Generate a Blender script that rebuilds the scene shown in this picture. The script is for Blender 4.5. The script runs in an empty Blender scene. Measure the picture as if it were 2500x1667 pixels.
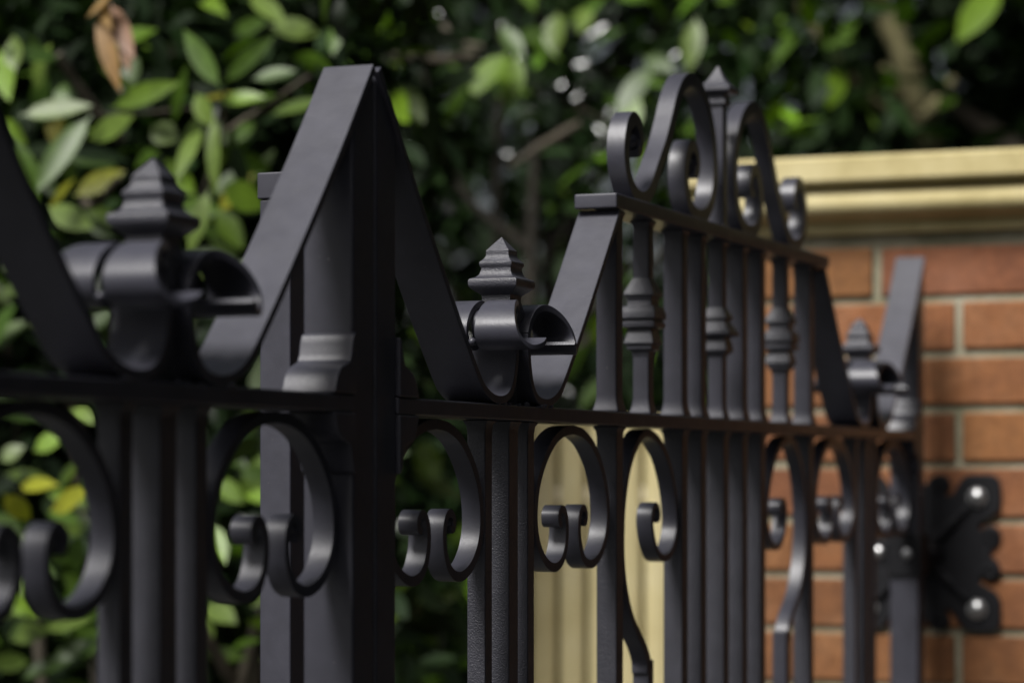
import bpy, bmesh, math, random
import numpy as np
from mathutils import Vector, Matrix

R = math.radians
rng = np.random.default_rng(7)
random.seed(7)
scene = bpy.context.scene
COL = scene.collection

# ------------------------------------------------------------------ basic helpers
EYE = 1.5                       # camera height
TH = math.atan((3763.0 - 1250.0) / 6378.0)   # angle of the gate line to the view axis
G = Vector((math.sin(TH), math.cos(TH), 0))  # along the gate, away from the camera
N = Vector((math.cos(TH), -math.sin(TH), 0)) # gate front normal (drive side)
DIST = 0.8242                   # camera to gate mid plane
S0 = 1.7677                     # meeting point of the two leaves along G
GATE_ORIGIN = G * S0 - N * DIST # on the ground under the meeting stiles
GATE_ROT = math.pi / 2 - TH     # local X = G, local Y = -N


def at(px, py, Y):
    """world point at depth Y for a place in the 2500x1667 photograph"""
    return Vector(((px - 1250) / 6378 * Y, Y, EYE + (1152 - py) / 6378 * Y))


def tag(o, label=None, cat=None, group=None, kind=None):
    if label: o['label'] = label
    if cat: o['category'] = cat
    if group: o['group'] = group
    if kind: o['kind'] = kind
    return o


def empty(name, loc, rz=0):
    o = bpy.data.objects.new(name, None)
    o.location = loc
    o.rotation_euler = (0, 0, rz)
    o.empty_display_size = 0.1
    COL.objects.link(o)
    return o


def link(name, bm, mat, parent=None, bevel=0.0, segs=2, smooth=35, subsurf=0):
    """turn a bmesh into one linked mesh object"""
    bmesh.ops.recalc_face_normals(bm, faces=bm.faces)
    me = bpy.data.meshes.new(name)
    bm.to_mesh(me)
    bm.free()
    me.materials.append(mat)
    if smooth:
        me.polygons.foreach_set('use_smooth', [True] * len(me.polygons))
        if not bevel: me.set_sharp_from_angle(angle=R(smooth))
    o = bpy.data.objects.new(name, me)
    COL.objects.link(o)
    if parent: o.parent = parent
    if bevel:
        m = o.modifiers.new('bevel', 'BEVEL')
        m.width = bevel; m.segments = segs; m.limit_method = 'ANGLE'; m.angle_limit = R(35)
        wn = o.modifiers.new('weighted_normal', 'WEIGHTED_NORMAL'); wn.weight = 100; wn.keep_sharp = True
    return o


def box(bm, x0, x1, y0, y1, z0, z1):
    v = [bm.verts.new(p) for p in ((x0, y0, z0), (x1, y0, z0), (x1, y1, z0), (x0, y1, z0),
                                   (x0, y0, z1), (x1, y0, z1), (x1, y1, z1), (x0, y1, z1))]
    for f in ((0, 3, 2, 1), (4, 5, 6, 7), (0, 1, 5, 4), (1, 2, 6, 5), (2, 3, 7, 6), (3, 0, 4, 7)):
        bm.faces.new([v[i] for i in f])


def square_loft(bm, cx, cy, prof):
    """square sections stacked along z: prof = [(z, half size)]"""
    rings = []
    for z, h in prof:
        rings.append([bm.verts.new((cx + a * h, cy + b * h, z)) for a, b in ((-1, -1), (1, -1), (1, 1), (-1, 1))])
    for r0, r1 in zip(rings, rings[1:]):
        for i in range(4):
            j = (i + 1) % 4
            bm.faces.new((r0[i], r0[j], r1[j], r1[i]))
    bm.faces.new(rings[0][::-1]); bm.faces.new(rings[-1])


def catmull(pts, n=6):
    P = [np.array(p, float) for p in pts]
    P = [2 * P[0] - P[1]] + P + [2 * P[-1] - P[-2]]
    out = []
    for i in range(1, len(P) - 2):
        for k in range(n):
            t = k / n
            out.append(0.5 * ((2 * P[i]) + (-P[i - 1] + P[i + 1]) * t + (2 * P[i - 1] - 5 * P[i] + 4 * P[i + 1] - P[i + 2]) * t * t
                              + (-P[i - 1] + 3 * P[i] - 3 * P[i + 1] + P[i + 2]) * t ** 3))
    out.append(P[-2])
    return out


def strip(bm, pts, thick, y0, y1, sx=1.0, n=6):
    """flat bar following a path in the x-z plane.
    pts = [(x, z)] ; thick, y0, y1 numbers or functions of the path parameter 0..1"""
    path = catmull(pts, n)
    L = [0.0]
    for a, b in zip(path, path[1:]): L.append(L[-1] + float(np.linalg.norm(b - a)))
    T = L[-1]
    rings = []
    for i, p in enumerate(path):
        a = path[max(i - 1, 0)]; b = path[min(i + 1, len(path) - 1)]
        d = (b - a) / (np.linalg.norm(b - a) + 1e-12)
        nn = np.array((-d[1], d[0]))
        u = L[i] / T
        t = (thick(u) if callable(thick) else thick) / 2
        ya = y0(u) if callable(y0) else y0
        yb = y1(u) if callable(y1) else y1
        q = p + nn * t; r = p - nn * t
        rings.append([bm.verts.new(c) for c in ((sx * q[0], ya, q[1]), (sx * q[0], yb, q[1]), (sx * r[0], yb, r[1]), (sx * r[0], ya, r[1]))])
    for r0, r1 in zip(rings, rings[1:]):
        for i in range(4):
            j = (i + 1) % 4
            bm.faces.new((r0[i], r0[j], r1[j], r1[i]))
    bm.faces.new(rings[0][::-1]); bm.faces.new(rings[-1])
    return path


def prism(bm, poly, y0, y1, sx=1.0):
    """polygon in the x-z plane, extruded along y"""
    a = [bm.verts.new((sx * x, y0, z)) for x, z in poly]
    b = [bm.verts.new((sx * x, y1, z)) for x, z in poly]
    n = len(a)
    for i in range(n):
        j = (i + 1) % n
        bm.faces.new((a[i], a[j], b[j], b[i]))
    bm.faces.new(a[::-1]); bm.faces.new(b)


def blob(bm, c, r, sub=2, squash=(1, 1, 1)):
    m = Matrix.Translation(c) @ Matrix.Diagonal((r * squash[0], r * squash[1], r * squash[2], 1))
    bmesh.ops.create_icosphere(bm, subdivisions=sub, radius=1, matrix=m)


def cyl(bm, a, b, r, seg=20, r2=None):
    a = Vector(a); b = Vector(b); d = b - a
    m = Matrix.Translation((a + b) / 2) @ d.to_track_quat('Z', 'Y').to_matrix().to_4x4()
    bmesh.ops.create_cone(bm, cap_ends=True, segments=seg, radius1=r, radius2=r if r2 is None else r2, depth=d.length, matrix=m)


def tube(bm, pts, radii, seg=9, n=4):
    """tapered round branch through 3d points"""
    path = catmull(pts, n)
    rr = np.interp(np.linspace(0, len(pts) - 1, len(path)), range(len(pts)), radii)
    rings = []
    ref = np.array((0.31, 0.87, 0.2))
    for i, p in enumerate(path):
        d = path[min(i + 1, len(path) - 1)] - path[max(i - 1, 0)]
        d = d / (np.linalg.norm(d) + 1e-9)
        u = np.cross(d, ref); u /= np.linalg.norm(u) + 1e-9
        v = np.cross(d, u)
        wob = 1 + 0.10 * math.sin(i * 1.7)
        rings.append([bm.verts.new(p + rr[i] * wob * (math.cos(k * 2 * math.pi / seg) * u + math.sin(k * 2 * math.pi / seg) * v)) for k in range(seg)])
    for r0, r1 in zip(rings, rings[1:]):
        for k in range(seg):
            j = (k + 1) % seg
            bm.faces.new((r0[k], r0[j], r1[j], r1[k]))
    bm.faces.new(rings[0][::-1]); bm.faces.new(rings[-1])


# ------------------------------------------------------------------ materials
def new_mat(name):
    m = bpy.data.materials.new(name)
    m.use_nodes = True
    nt = m.node_tree
    b = nt.nodes['Principled BSDF']
    return m, nt, b


def noise(nt, scale, detail=4, rough=0.55, vec=None):
    t = nt.nodes.new('ShaderNodeTexNoise')
    t.inputs['Scale'].default_value = scale
    t.inputs['Detail'].default_value = detail
    t.inputs['Roughness'].default_value = rough
    if vec is not None: nt.links.new(vec, t.inputs['Vector'])
    return t


def ramp(nt, fac, stops):
    r = nt.nodes.new('ShaderNodeValToRGB')
    el = r.color_ramp.elements
    while len(el) < len(stops): el.new(0.5)
    for e, (p, c) in zip(el, stops):
        e.position = p; e.color = (*c, 1)
    nt.links.new(fac, r.inputs['Fac'])
    return r


def bump(nt, b, height, strength, dist, prev=None):
    n = nt.nodes.new('ShaderNodeBump')
    n.inputs['Strength'].default_value = strength
    n.inputs['Distance'].default_value = dist
    nt.links.new(height, n.inputs['Height'])
    if prev is not None: nt.links.new(prev.outputs['Normal'], n.inputs['Normal'])
    nt.links.new(n.outputs['Normal'], b.inputs['Normal'])
    return n


def objcoord(nt):
    return nt.nodes.new('ShaderNodeTexCoord').outputs['Object']


def paint_mat(name, base, rough, grain, grain_dist, dust=True):
    """powder coated black metal: fine orange peel, slightly uneven gloss, specks of dust"""
    m, nt, b = new_mat(name)
    c = objcoord(nt)
    n1 = noise(nt, 35, 3, 0.6, c)
    col = ramp(nt, n1.outputs['Fac'], [(0.3, tuple(v * 0.85 for v in base)), (0.7, tuple(v * 1.15 for v in base))])
    last = col.outputs['Color']
    if dust:
        v = nt.nodes.new('ShaderNodeTexNoise')
        v.inputs['Scale'].default_value = 420; v.inputs['Detail'].default_value = 1
        nt.links.new(c, v.inputs['Vector'])
        r = ramp(nt, v.outputs['Fac'], [(0.795, (0, 0, 0)), (0.83, (1, 1, 1))])
        mx = nt.nodes.new('ShaderNodeMix'); mx.data_type = 'RGBA'
        nt.links.new(r.outputs['Color'], mx.inputs['Factor'])
        nt.links.new(last, mx.inputs['A'])
        mx.inputs['B'].default_value = (0.22, 0.21, 0.20, 1)
        last = mx.outputs['Result']
    nt.links.new(last, b.inputs['Base Color'])
    n2 = noise(nt, 60, 2, 0.5, c)
    rr = nt.nodes.new('ShaderNodeMapRange')
    rr.inputs['To Min'].default_value = rough - 0.06; rr.inputs['To Max'].default_value = rough + 0.08
    nt.links.new(n2.outputs['Fac'], rr.inputs['Value'])
    nt.links.new(rr.outputs['Result'], b.inputs['Roughness'])
    b.inputs['Specular IOR Level'].default_value = 0.52
    n3 = noise(nt, 700, 2, 0.6, c)
    b1 = bump(nt, b, n3.outputs['Fac'], grain, grain_dist)
    n4 = noise(nt, 180, 3, 0.5, c)
    bump(nt, b, n4.outputs['Fac'], 0.12, 0.0008, b1)
    return m


PAINT = paint_mat('black_satin_paint', (0.036, 0.036, 0.047), 0.39, 0.22, 0.0005)
CAST = paint_mat('black_cast_iron_paint', (0.033, 0.033, 0.042), 0.38, 0.65, 0.0011)
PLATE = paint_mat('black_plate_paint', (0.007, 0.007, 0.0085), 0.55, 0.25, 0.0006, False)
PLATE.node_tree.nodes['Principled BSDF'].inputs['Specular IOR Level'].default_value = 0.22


def steel_mat():
    m, nt, b = new_mat('stainless_bolt')
    b.inputs['Base Color'].default_value = (0.50, 0.50, 0.50, 1)
    b.inputs['Metallic'].default_value = 1
    b.inputs['Roughness'].default_value = 0.34
    n = noise(nt, 300, 2, 0.5, objcoord(nt))
    bump(nt, b, n.outputs['Fac'], 0.05, 0.0005)
    return m


def brick_mat():
    m, nt, b = new_mat('red_orange_brick')
    c = objcoord(nt)
    a = nt.nodes.new('ShaderNodeAttribute'); a.attribute_name = 'tint'
    n1 = noise(nt, 9, 5, 0.65, c)
    n2 = noise(nt, 60, 4, 0.6, c)
    r1 = ramp(nt, n1.outputs['Fac'], [(0.28, (0.132, 0.050, 0.019)), (0.5, (0.198, 0.077, 0.026)), (0.72, (0.25, 0.114, 0.050))])
    r2 = ramp(nt, n2.outputs['Fac'], [(0.3, (0.72, 0.70, 0.68)), (0.65, (1.05, 1.05, 1.05))])
    mx = nt.nodes.new('ShaderNodeMix'); mx.data_type = 'RGBA'; mx.blend_type = 'MULTIPLY'
    mx.inputs['Factor'].default_value = 1
    nt.links.new(r1.outputs['Color'], mx.inputs['A']); nt.links.new(r2.outputs['Color'], mx.inputs['B'])
    m2 = nt.nodes.new('ShaderNodeMix'); m2.data_type = 'RGBA'; m2.blend_type = 'MULTIPLY'
    m2.inputs['Factor'].default_value = 1
    nt.links.new(mx.outputs['Result'], m2.inputs['A']); nt.links.new(a.outputs['Color'], m2.inputs['B'])
    nt.links.new(m2.outputs['Result'], b.inputs['Base Color'])
    b.inputs['Roughness'].default_value = 0.85
    n3 = noise(nt, 160, 5, 0.7, c)
    b1 = bump(nt, b, n3.outputs['Fac'], 0.5, 0.003)
    n4 = noise(nt, 25, 3, 0.6, c)
    bump(nt, b, n4.outputs['Fac'], 0.5, 0.006, b1)
    return m


def mortar_mat():
    m, nt, b = new_mat('lime_mortar')
    c = objcoord(nt)
    n1 = noise(nt, 7, 5, 0.7, c)
    r1 = ramp(nt, n1.outputs['Fac'], [(0.35, (0.15, 0.145, 0.085)), (0.55, (0.29, 0.27, 0.19)), (0.7, (0.37, 0.35, 0.27))])
    nt.links.new(r1.outputs['Color'], b.inputs['Base Color'])
    b.inputs['Roughness'].default_value = 0.95
    n2 = noise(nt, 220, 4, 0.7, c)
    bump(nt, b, n2.outputs['Fac'], 0.6, 0.003)
    return m


def stone_mat(name, lo, mid, hi):
    m, nt, b = new_mat(name)
    c = objcoord(nt)
    n1 = noise(nt, 6, 6, 0.65, c)
    r1 = ramp(nt, n1.outputs['Fac'], [(0.3, lo), (0.5, mid), (0.72, hi)])
    nt.links.new(r1.outputs['Color'], b.inputs['Base Color'])
    b.inputs['Roughness'].default_value = 0.75
    n2 = noise(nt, 140, 5, 0.65, c)
    bump(nt, b, n2.outputs['Fac'], 0.35, 0.002)
    return m


def leaf_mat(name, rough=0.46, trans=0.28, spec=0.5):
    m, nt, b = new_mat(name)
    a = nt.nodes.new('ShaderNodeAttribute'); a.attribute_name = 'tint'
    c = objcoord(nt)
    n1 = noise(nt, 40, 3, 0.6, c)
    r1 = ramp(nt, n1.outputs['Fac'], [(0.3, (0.75, 0.75, 0.75)), (0.7, (1.15, 1.15, 1.1))])
    mx = nt.nodes.new('ShaderNodeMix'); mx.data_type = 'RGBA'; mx.blend_type = 'MULTIPLY'
    mx.inputs['Factor'].default_value = 1
    nt.links.new(a.outputs['Color'], mx.inputs['A']); nt.links.new(r1.outputs['Color'], mx.inputs['B'])
    nt.links.new(mx.outputs['Result'], b.inputs['Base Color'])
    b.inputs['Roughness'].default_value = rough
    b.inputs['Specular IOR Level'].default_value = spec
    t = nt.nodes.new('ShaderNodeBsdfTranslucent')
    g = nt.nodes.new('ShaderNodeMix'); g.data_type = 'RGBA'; g.blend_type = 'MULTIPLY'
    g.inputs['Factor'].default_value = 1
    nt.links.new(mx.outputs['Result'], g.inputs['A']); g.inputs['B'].default_value = (1.3, 1.5, 0.5, 1)
    nt.links.new(g.outputs['Result'], t.inputs['Color'])
    s = nt.nodes.new('ShaderNodeMixShader'); s.inputs['Fac'].default_value = trans
    nt.links.new(b.outputs['BSDF'], s.inputs[1]); nt.links.new(t.outputs['BSDF'], s.inputs[2])
    nt.links.new(s.outputs['Shader'], nt.nodes['Material Output'].inputs['Surface'])
    return m


def bark_mat(name, lo, hi):
    m, nt, b = new_mat(name)
    c = objcoord(nt)
    n1 = noise(nt, 14, 6, 0.7, c)
    r1 = ramp(nt, n1.outputs['Fac'], [(0.3, lo), (0.7, hi)])
    nt.links.new(r1.outputs['Color'], b.inputs['Base Color'])
    b.inputs['Roughness'].default_value = 0.9
    bump(nt, b, n1.outputs['Fac'], 0.6, 0.01)
    return m


def ground_mat(name, lo, hi, scale):
    m, nt, b = new_mat(name)
    c = objcoord(nt)
    n1 = noise(nt, scale, 6, 0.7, c)
    r1 = ramp(nt, n1.outputs['Fac'], [(0.3, lo), (0.7, hi)])
    nt.links.new(r1.outputs['Color'], b.inputs['Base Color'])
    b.inputs['Roughness'].default_value = 0.95
    bump(nt, b, n1.outputs['Fac'], 0.6, 0.02)
    return m


STEEL = steel_mat(); BRICK = brick_mat(); MORTAR = mortar_mat()
STONE = stone_mat('cream_stone', (0.31, 0.255, 0.10), (0.44, 0.37, 0.175), (0.56, 0.49, 0.27))
BOARD = stone_mat('cream_board', (0.64, 0.55, 0.28), (0.72, 0.63, 0.34), (0.77, 0.69, 0.42))
BACKING = stone_mat('board_backing', (0.16, 0.12, 0.05), (0.20, 0.15, 0.07), (0.24, 0.19, 0.09))
PALE = stone_mat('pale_rail', (0.60, 0.56, 0.47), (0.68, 0.64, 0.55), (0.74, 0.70, 0.62))
LEAF = leaf_mat('glossy_leaf', 0.42, 0.26, 0.38); MATTE = leaf_mat('matte_needles', 0.85, 0.03, 0.05); DULL = leaf_mat('dull_leaf', 0.62, 0.15, 0.15); DRY = leaf_mat('dry_leaf', 0.6, 0.2)
BARK = bark_mat('grey_bark', (0.03, 0.025, 0.018), (0.085, 0.07, 0.048))
DARKBARK = bark_mat('dark_bark', (0.012, 0.010, 0.007), (0.035, 0.029, 0.02))
MOSSY = bark_mat('mossy_bark', (0.05, 0.046, 0.018), (0.135, 0.12, 0.05))
SOIL = ground_mat('leaf_litter', (0.016, 0.017, 0.014), (0.028, 0.030, 0.024), 9)
CORE = ground_mat('dark_hedge_core', (0.008, 0.009, 0.006), (0.014, 0.014, 0.010), 30)
DRIVE = ground_mat('asphalt', (0.04, 0.04, 0.042), (0.065, 0.065, 0.066), 60)

# ------------------------------------------------------------------ the gate leaves
E = EYE
HB = 0.0082           # half size of the square bars
# one strap (x from the finial axis towards the stile side is positive here; mm)
LINE = [(-4, 300), (54, 233), (118, 163.5), (163, 114), (196, 82)]
UTURN = [(213, 68.5), (232, 61.5), (251, 60.3), (267, 64), (278, 74), (284, 89), (286.5, 104), (286.5, 118),
         (284, 129), (278, 137), (267, 141), (253, 138.5), (240, 131), (232.5, 119.5), (235.5, 109), (246, 103.5), (257, 105), (266, 110.5)]
RING = [(0, 38.3), (25, 35.5), (50, 26.5), (74, 8), (90, -15), (95, -40), (89.5, -60), (76, -75), (59, -83), (43, -84.5), (28, -79),
        (19, -67), (15.8, -54), (17, -42), (22.5, -34.5), (30, -33), (36, -38), (35, -45), (29, -46.5)]
SINGLE = [(672, -197), (670, -184), (656, -168), (636, -154), (616, -134), (602, -110), (594.5, -83), (594, -54), (599, -25), (613, 4), (636, 27),
          (664, 38.2), (700, 32.5), (733, 12), (755, -18), (764, -48), (758, -67), (744, -80.5), (726, -86), (708, -83), (693, -73),
          (684, -58), (682, -45), (686, -36.5), (695, -33), (703, -36.5), (704.5, -44), (699, -48)]
CREST = [(637, 309), (645, 314), (648, 325), (640, 337), (625, 341.5), (609, 331), (601, 309), (607, 288), (625, 271.5), (648, 266.2),
         (668, 271), (684, 283), (704, 304), (727, 328), (745, 352), (764, 379), (787, 398), (815, 405), (845, 398), (870, 379), (886, 352), (891, 326),
         (888, 302), (877, 283), (857, 270), (834, 266.2), (811, 271), (796, 283), (789.5, 300), (793, 320), (803, 333), (815, 337),
         (827, 331), (832, 318), (827, 309), (819, 310)]
BRACKET = [(39.1, 102), (43, 100), (45.5, 94), (47, 86), (50, 80.5), (57, 78), (65, 75.5), (71, 69), (74, 62), (76, 57)]
FINIAL = [(0.120, 0.0115), (0.128, 0.0122), (0.1315, 0.0150), (0.136, 0.0155), (0.140, 0.0140), (0.1455, 0.0128), (0.150, 0.0132), (0.1535, 0.0180), (0.1565, 0.0214),
          (0.1590, 0.0221), (0.1620, 0.0221), (0.1637, 0.0212), (0.1650, 0.0175), (0.1672, 0.0150), (0.1700, 0.0139), (0.1725, 0.0134), (0.1740, 0.0138), (0.1750, 0.0146),
          (0.1766, 0.0149), (0.1782, 0.0146), (0.1795, 0.0132), (0.1818, 0.0112), (0.1838, 0.0104), (0.1850, 0.0103), (0.1882, 0.0102), (0.2000, 0.0003)]
COLLAR_BIG = [(0.1125, 0.0083), (0.119, 0.0095), (0.1205, 0.0128), (0.1250, 0.0130), (0.1258, 0.0152), (0.1280, 0.0150), (0.1385, 0.0122), (0.1412, 0.0120),
              (0.1420, 0.0172), (0.1470, 0.0176), (0.1478, 0.0152), (0.1500, 0.0152), (0.1508, 0.0182), (0.1570, 0.0180), (0.1585, 0.0170), (0.1624, 0.0166),
              (0.1632, 0.0126), (0.1690, 0.0120), (0.1702, 0.0134), (0.1724, 0.0130), (0.1732, 0.0154), (0.1770, 0.0150), (0.1910, 0.0083)]
COLLAR_SMALL = [(0.1235, 0.0083), (0.1280, 0.0118), (0.1295, 0.0140), (0.1320, 0.0140), (0.1400, 0.0125), (0.1415, 0.0112), (0.1445, 0.0118), (0.1465, 0.0188), (0.1500, 0.0190),
                (0.1520, 0.0165), (0.1560, 0.0150), (0.1600, 0.0118), (0.1625, 0.0110), (0.1635, 0.0136), (0.1665, 0.0136), (0.1765, 0.0083)]
CREST_POST = [(0.2607, 0.0125), (0.2630, 0.0105), (0.2680, 0.0084), (0.3960, 0.0082)]
SPEAR = [(0.3940, 0.0115), (0.3990, 0.0115), (0.4005, 0.0095), (0.4045, 0.0095), (0.4062, 0.0162), (0.4080, 0.0182), (0.4120, 0.0182), (0.4140, 0.0152), (0.4175, 0.0116),
         (0.4230, 0.0078), (0.4300, 0.0040), (0.4360, 0.0010)]


def build_leaf(root, sx):
    """every part of one gate leaf; x runs from the meeting stile (0) to the hinge stile (1.857), sx = -1 mirrors it"""
    W = 1.857
    mm = 0.001

    def part(name, bm, mat=PAINT, bevel=0.0012, parent=root, smooth=35):
        if sx < 0:
            pass
        return link(name, bm, mat, parent, bevel, 2, smooth)

    def Z(l): return [(z + E, h) for z, h in l]

    # stiles with their slanted tops
    for x0, x1, zl, zr in ((0.0018, 0.0388, 0.2955, 0.2520), (W - 0.0375, W - 0.0005, 0.2520, 0.2955)):
        bm = bmesh.new()
        prism(bm, [(x0, 0.07), (x1, 0.07), (x1, zr + E), (x0, zl + E)], -0.0185, 0.0222, sx)
        part('stile', bm, bevel=0.0028)
    # rails
    bm = bmesh.new(); box(bm, *sorted((sx * 0.0388, sx * (W - 0.0375))), -0.0205, 0.0205, E + 0.0435, E + 0.0565)
    part('top_rail', bm, bevel=0.0018)
    bm = bmesh.new(); box(bm, *sorted((sx * 0.0388, sx * (W - 0.0375))), -0.0185, 0.0185, 0.14, 0.18)
    part('bottom_rail', bm, bevel=0.0018)
    bm = bmesh.new(); box(bm, *sorted((sx * 0.537, sx * 1.320)), -0.0212, 0.0212, E + 0.2468, E + 0.2606)
    part('panel_cap_rail', bm, bevel=0.0016)

    # straps: slanting flat bar, U turn on the rail, split and flared roll under the finial
    def strap(tr, line):
        bm = bmesh.new()
        pts = [(tr(x) * mm, z * mm + E) for x, z in line + UTURN[:8]]
        # body, constant width
        strip(bm, pts, 0.0066, -0.0203, 0.0203, sx, 6)
        # two flared tongues with a slit between them
        roll = [(tr(x) * mm, z * mm + E) for x, z in UTURN[7:]]
        def wide(u):
            return 0.0203 + 0.034 * max(0.0, min(1.0, u * 1.05)) ** 1.25
        def slit(u):
            return 0.0004 + 0.0030 * min(1.0, u * 5)
        def th(u): return 0.0066 - 0.0028 * u
        strip(bm, roll, th, lambda u: -wide(u), lambda u: -slit(u), sx, 6)
        strip(bm, roll, th, slit, wide, sx, 6)
        # weld runs where the U sits on the rail
        for k in range(16):
            xx = tr(random.uniform(226, 274)) * mm * sx
            yy = random.choice((-1, 1)) * random.uniform(0.0165, 0.0198)
            blob(bm, (xx, yy, E + 0.0568), random.uniform(0.0016, 0.0034), 1, (1.5, 1, 0.8))
        for k in range(7):
            xx = tr(random.uniform(278, 290)) * mm * sx
            blob(bm, (xx, random.uniform(-0.018, 0.018), E + 0.0572), random.uniform(0.002, 0.0042), 1)
        blob(bm, (tr(234) * mm * sx, 0.0, E + 0.108), 0.0034, 2)
        cyl(bm, (tr(257) * mm * sx, -0.0045, E + 0.1215), (tr(257) * mm * sx, 0.0045, E + 0.1215), 0.0140, 28)   # disc added inside the roll, blocks light through the slit
        part('scroll_strap', bm, bevel=0.0009)

    c2 = 2 * 300
    full = [(4.5, 299.5), (62.6, 228.5), (122.6, 160.5), (167.6, 111.5), (199, 79.5)]
    short = [(49, 244), (62.6, 228.5), (122.6, 160.5), (167.6, 111.5), (199, 79.5)]
    strap(lambda x: x, full)
    strap(lambda x: c2 - x, short)
    strap(lambda x: 1857 - c2 + x, short)
    strap(lambda x: 1857 - x, full)
    # finials on their short stem between the scrolls
    for c in (0.300, W - 0.300):
        bm = bmesh.new()
        square_loft(bm, sx * c, 0, [(E + 0.0567, 0.0100), (E + 0.119, 0.0100)] + Z(FINIAL))
        part('finial', bm, CAST, bevel=0.0012, smooth=50)
    # ogee brackets above and below the rail at each stile
    for mir in (False, True):
        for up in (True, False):
            poly = [(x * mm, (z if up else 100 - z) * mm + E) for x, z in BRACKET]
            poly.append((39.1 * mm, E + (57 if up else 43) * mm))
            if mir: poly = [(W - x + 0.0015, z) for x, z in poly]
            bm = bmesh.new(); prism(bm, poly, -0.0216, 0.0216, sx)
            part('stile_bracket', bm, PAINT, bevel=0.0012)
    # bars of the centre panel
    for i, x in enumerate((0.577, 0.677, 0.781, 0.8455, 0.9265, 0.998, 1.069, 1.178, 1.281)):
        bm = bmesh.new()
        h = HB if i in (1, 4, 7) else 0.0101
        square_loft(bm, sx * x, 0, [(E + 0.0567, h + 0.0030), (E + 0.0590, h + 0.0027), (E + 0.0625, h + 0.0017), (E + 0.0670, h + 0.0006), (E + 0.0730, h), (E + 0.2400, h), (E + 0.2438, h + 0.0012), (E + 0.2466, h + 0.0028)])
        o = part('panel_bar', bm)
        if i in (1, 4, 7):
            bm = bmesh.new(); square_loft(bm, sx * x, 0, Z(COLLAR_SMALL if i == 4 else COLLAR_BIG))
            link('collar', bm, CAST, o, 0.0007, 2, 50)
    # infill bars below the rail
    for x in (0.2505, 0.300, 0.3485, 0.578, 0.781, 0.8455, 0.9265, 0.998, 1.069, 1.279, 1.5085, 1.557, 1.6065):
        h = 0.0110 if x in (0.300, 1.557) else HB if x < 0.4 or x > 1.4 else 0.0101
        bm = bmesh.new()
        square_loft(bm, sx * x, 0, [(0.1805, h), (E + 0.033, h), (E + 0.039, h + 0.0008), (E + 0.0433, h + 0.0033)])
        part('infill_bar', bm, CAST)
    # C scrolls: two per ring, back to back
    def taper(u): return 0.0082 - 0.0022 * max(0, (u - 0.75) / 0.25)
    for c in (0.141, 0.4555, W - 0.4555, W - 0.141):
        for s in (1, -1):
            bm = bmesh.new()
            path = strip(bm, [(c + s * x * mm, z * mm + E) for x, z in RING], taper, -HB, HB, sx, 5)
            blob(bm, (sx * (c + s * 0.0295), 0, E - 0.0405), 0.0052, 2, (1, 1.55, 1))
            part('c_scroll', bm, PAINT, bevel=0.0008)
    # single scrolls that grow out of a bar
    for mir in (False, True):
        bm = bmesh.new()
        f = (lambda x: 1857 - x) if mir else (lambda x: x)
        def tp(u): return (0.0135 - 0.0053 * min(1, u * 9)) if u < 0.12 else taper(u)
        strip(bm, [(f(x) * mm, z * mm + E) for x, z in SINGLE], tp, -HB, HB, sx, 5)
        blob(bm, (sx * f(697) * mm, 0, E - 0.0415), 0.0052, 2, (1, 1.55, 1))
        xb = f(677) * mm
        square_loft(bm, sx * xb, 0, [(0.1805, HB), (E - 0.1850, HB)])
        part('bar_scroll', bm, PAINT, bevel=0.0008)
    # crest
    for mir in (False, True):
        bm = bmesh.new()
        f = (lambda x: 1857 - x) if mir else (lambda x: x)
        def tc(u): return 0.0142 - 0.006 * max(0, (abs(u - 0.5) - 0.42) / 0.08)
        strip(bm, [(f(x) * mm, z * mm + E) for x, z in CREST], tc, -0.0090, 0.0090, sx, 6)
        blob(bm, (sx * f(633) * mm, 0, E + 0.321), 0.0078, 2, (1, 1.15, 1))
        blob(bm, (sx * f(817) * mm, 0, E + 0.318), 0.0078, 2, (1, 1.15, 1))
        part('crest_scroll', bm, PAINT, bevel=0.0014)
    bm = bmesh.new(); square_loft(bm, sx * 0.9285, 0, Z(CREST_POST))
    o = part('crest_post', bm)
    bm = bmesh.new(); square_loft(bm, sx * 0.9285, 0, Z(SPEAR))
    link('spearhead', bm, CAST, o, 0.0006, 2, 50)


gate = empty('iron_gate', GATE_ORIGIN, GATE_ROT)
tag(gate, 'black iron gate leaf with scroll crest over its centre panel, beside the brick pier', 'gate', 'pair of black gate leaves')
build_leaf(gate, 1)
gate2 = empty('iron_gate', GATE_ORIGIN, GATE_ROT)
tag(gate2, 'black iron gate leaf at far left, blurred, in front of the laurel', 'gate', 'pair of black gate leaves')
build_leaf(gate2, -1)

# hinge block on the hinge stile of the right leaf
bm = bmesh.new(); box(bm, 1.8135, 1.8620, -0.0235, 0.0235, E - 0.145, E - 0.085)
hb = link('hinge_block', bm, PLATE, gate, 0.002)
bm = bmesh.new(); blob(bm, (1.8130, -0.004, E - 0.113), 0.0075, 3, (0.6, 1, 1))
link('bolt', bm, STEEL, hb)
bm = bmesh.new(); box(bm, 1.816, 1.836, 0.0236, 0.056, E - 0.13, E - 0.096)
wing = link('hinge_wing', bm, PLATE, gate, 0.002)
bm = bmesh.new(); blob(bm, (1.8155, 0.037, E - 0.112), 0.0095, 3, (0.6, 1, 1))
link('bolt', bm, STEEL, wing)

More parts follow.
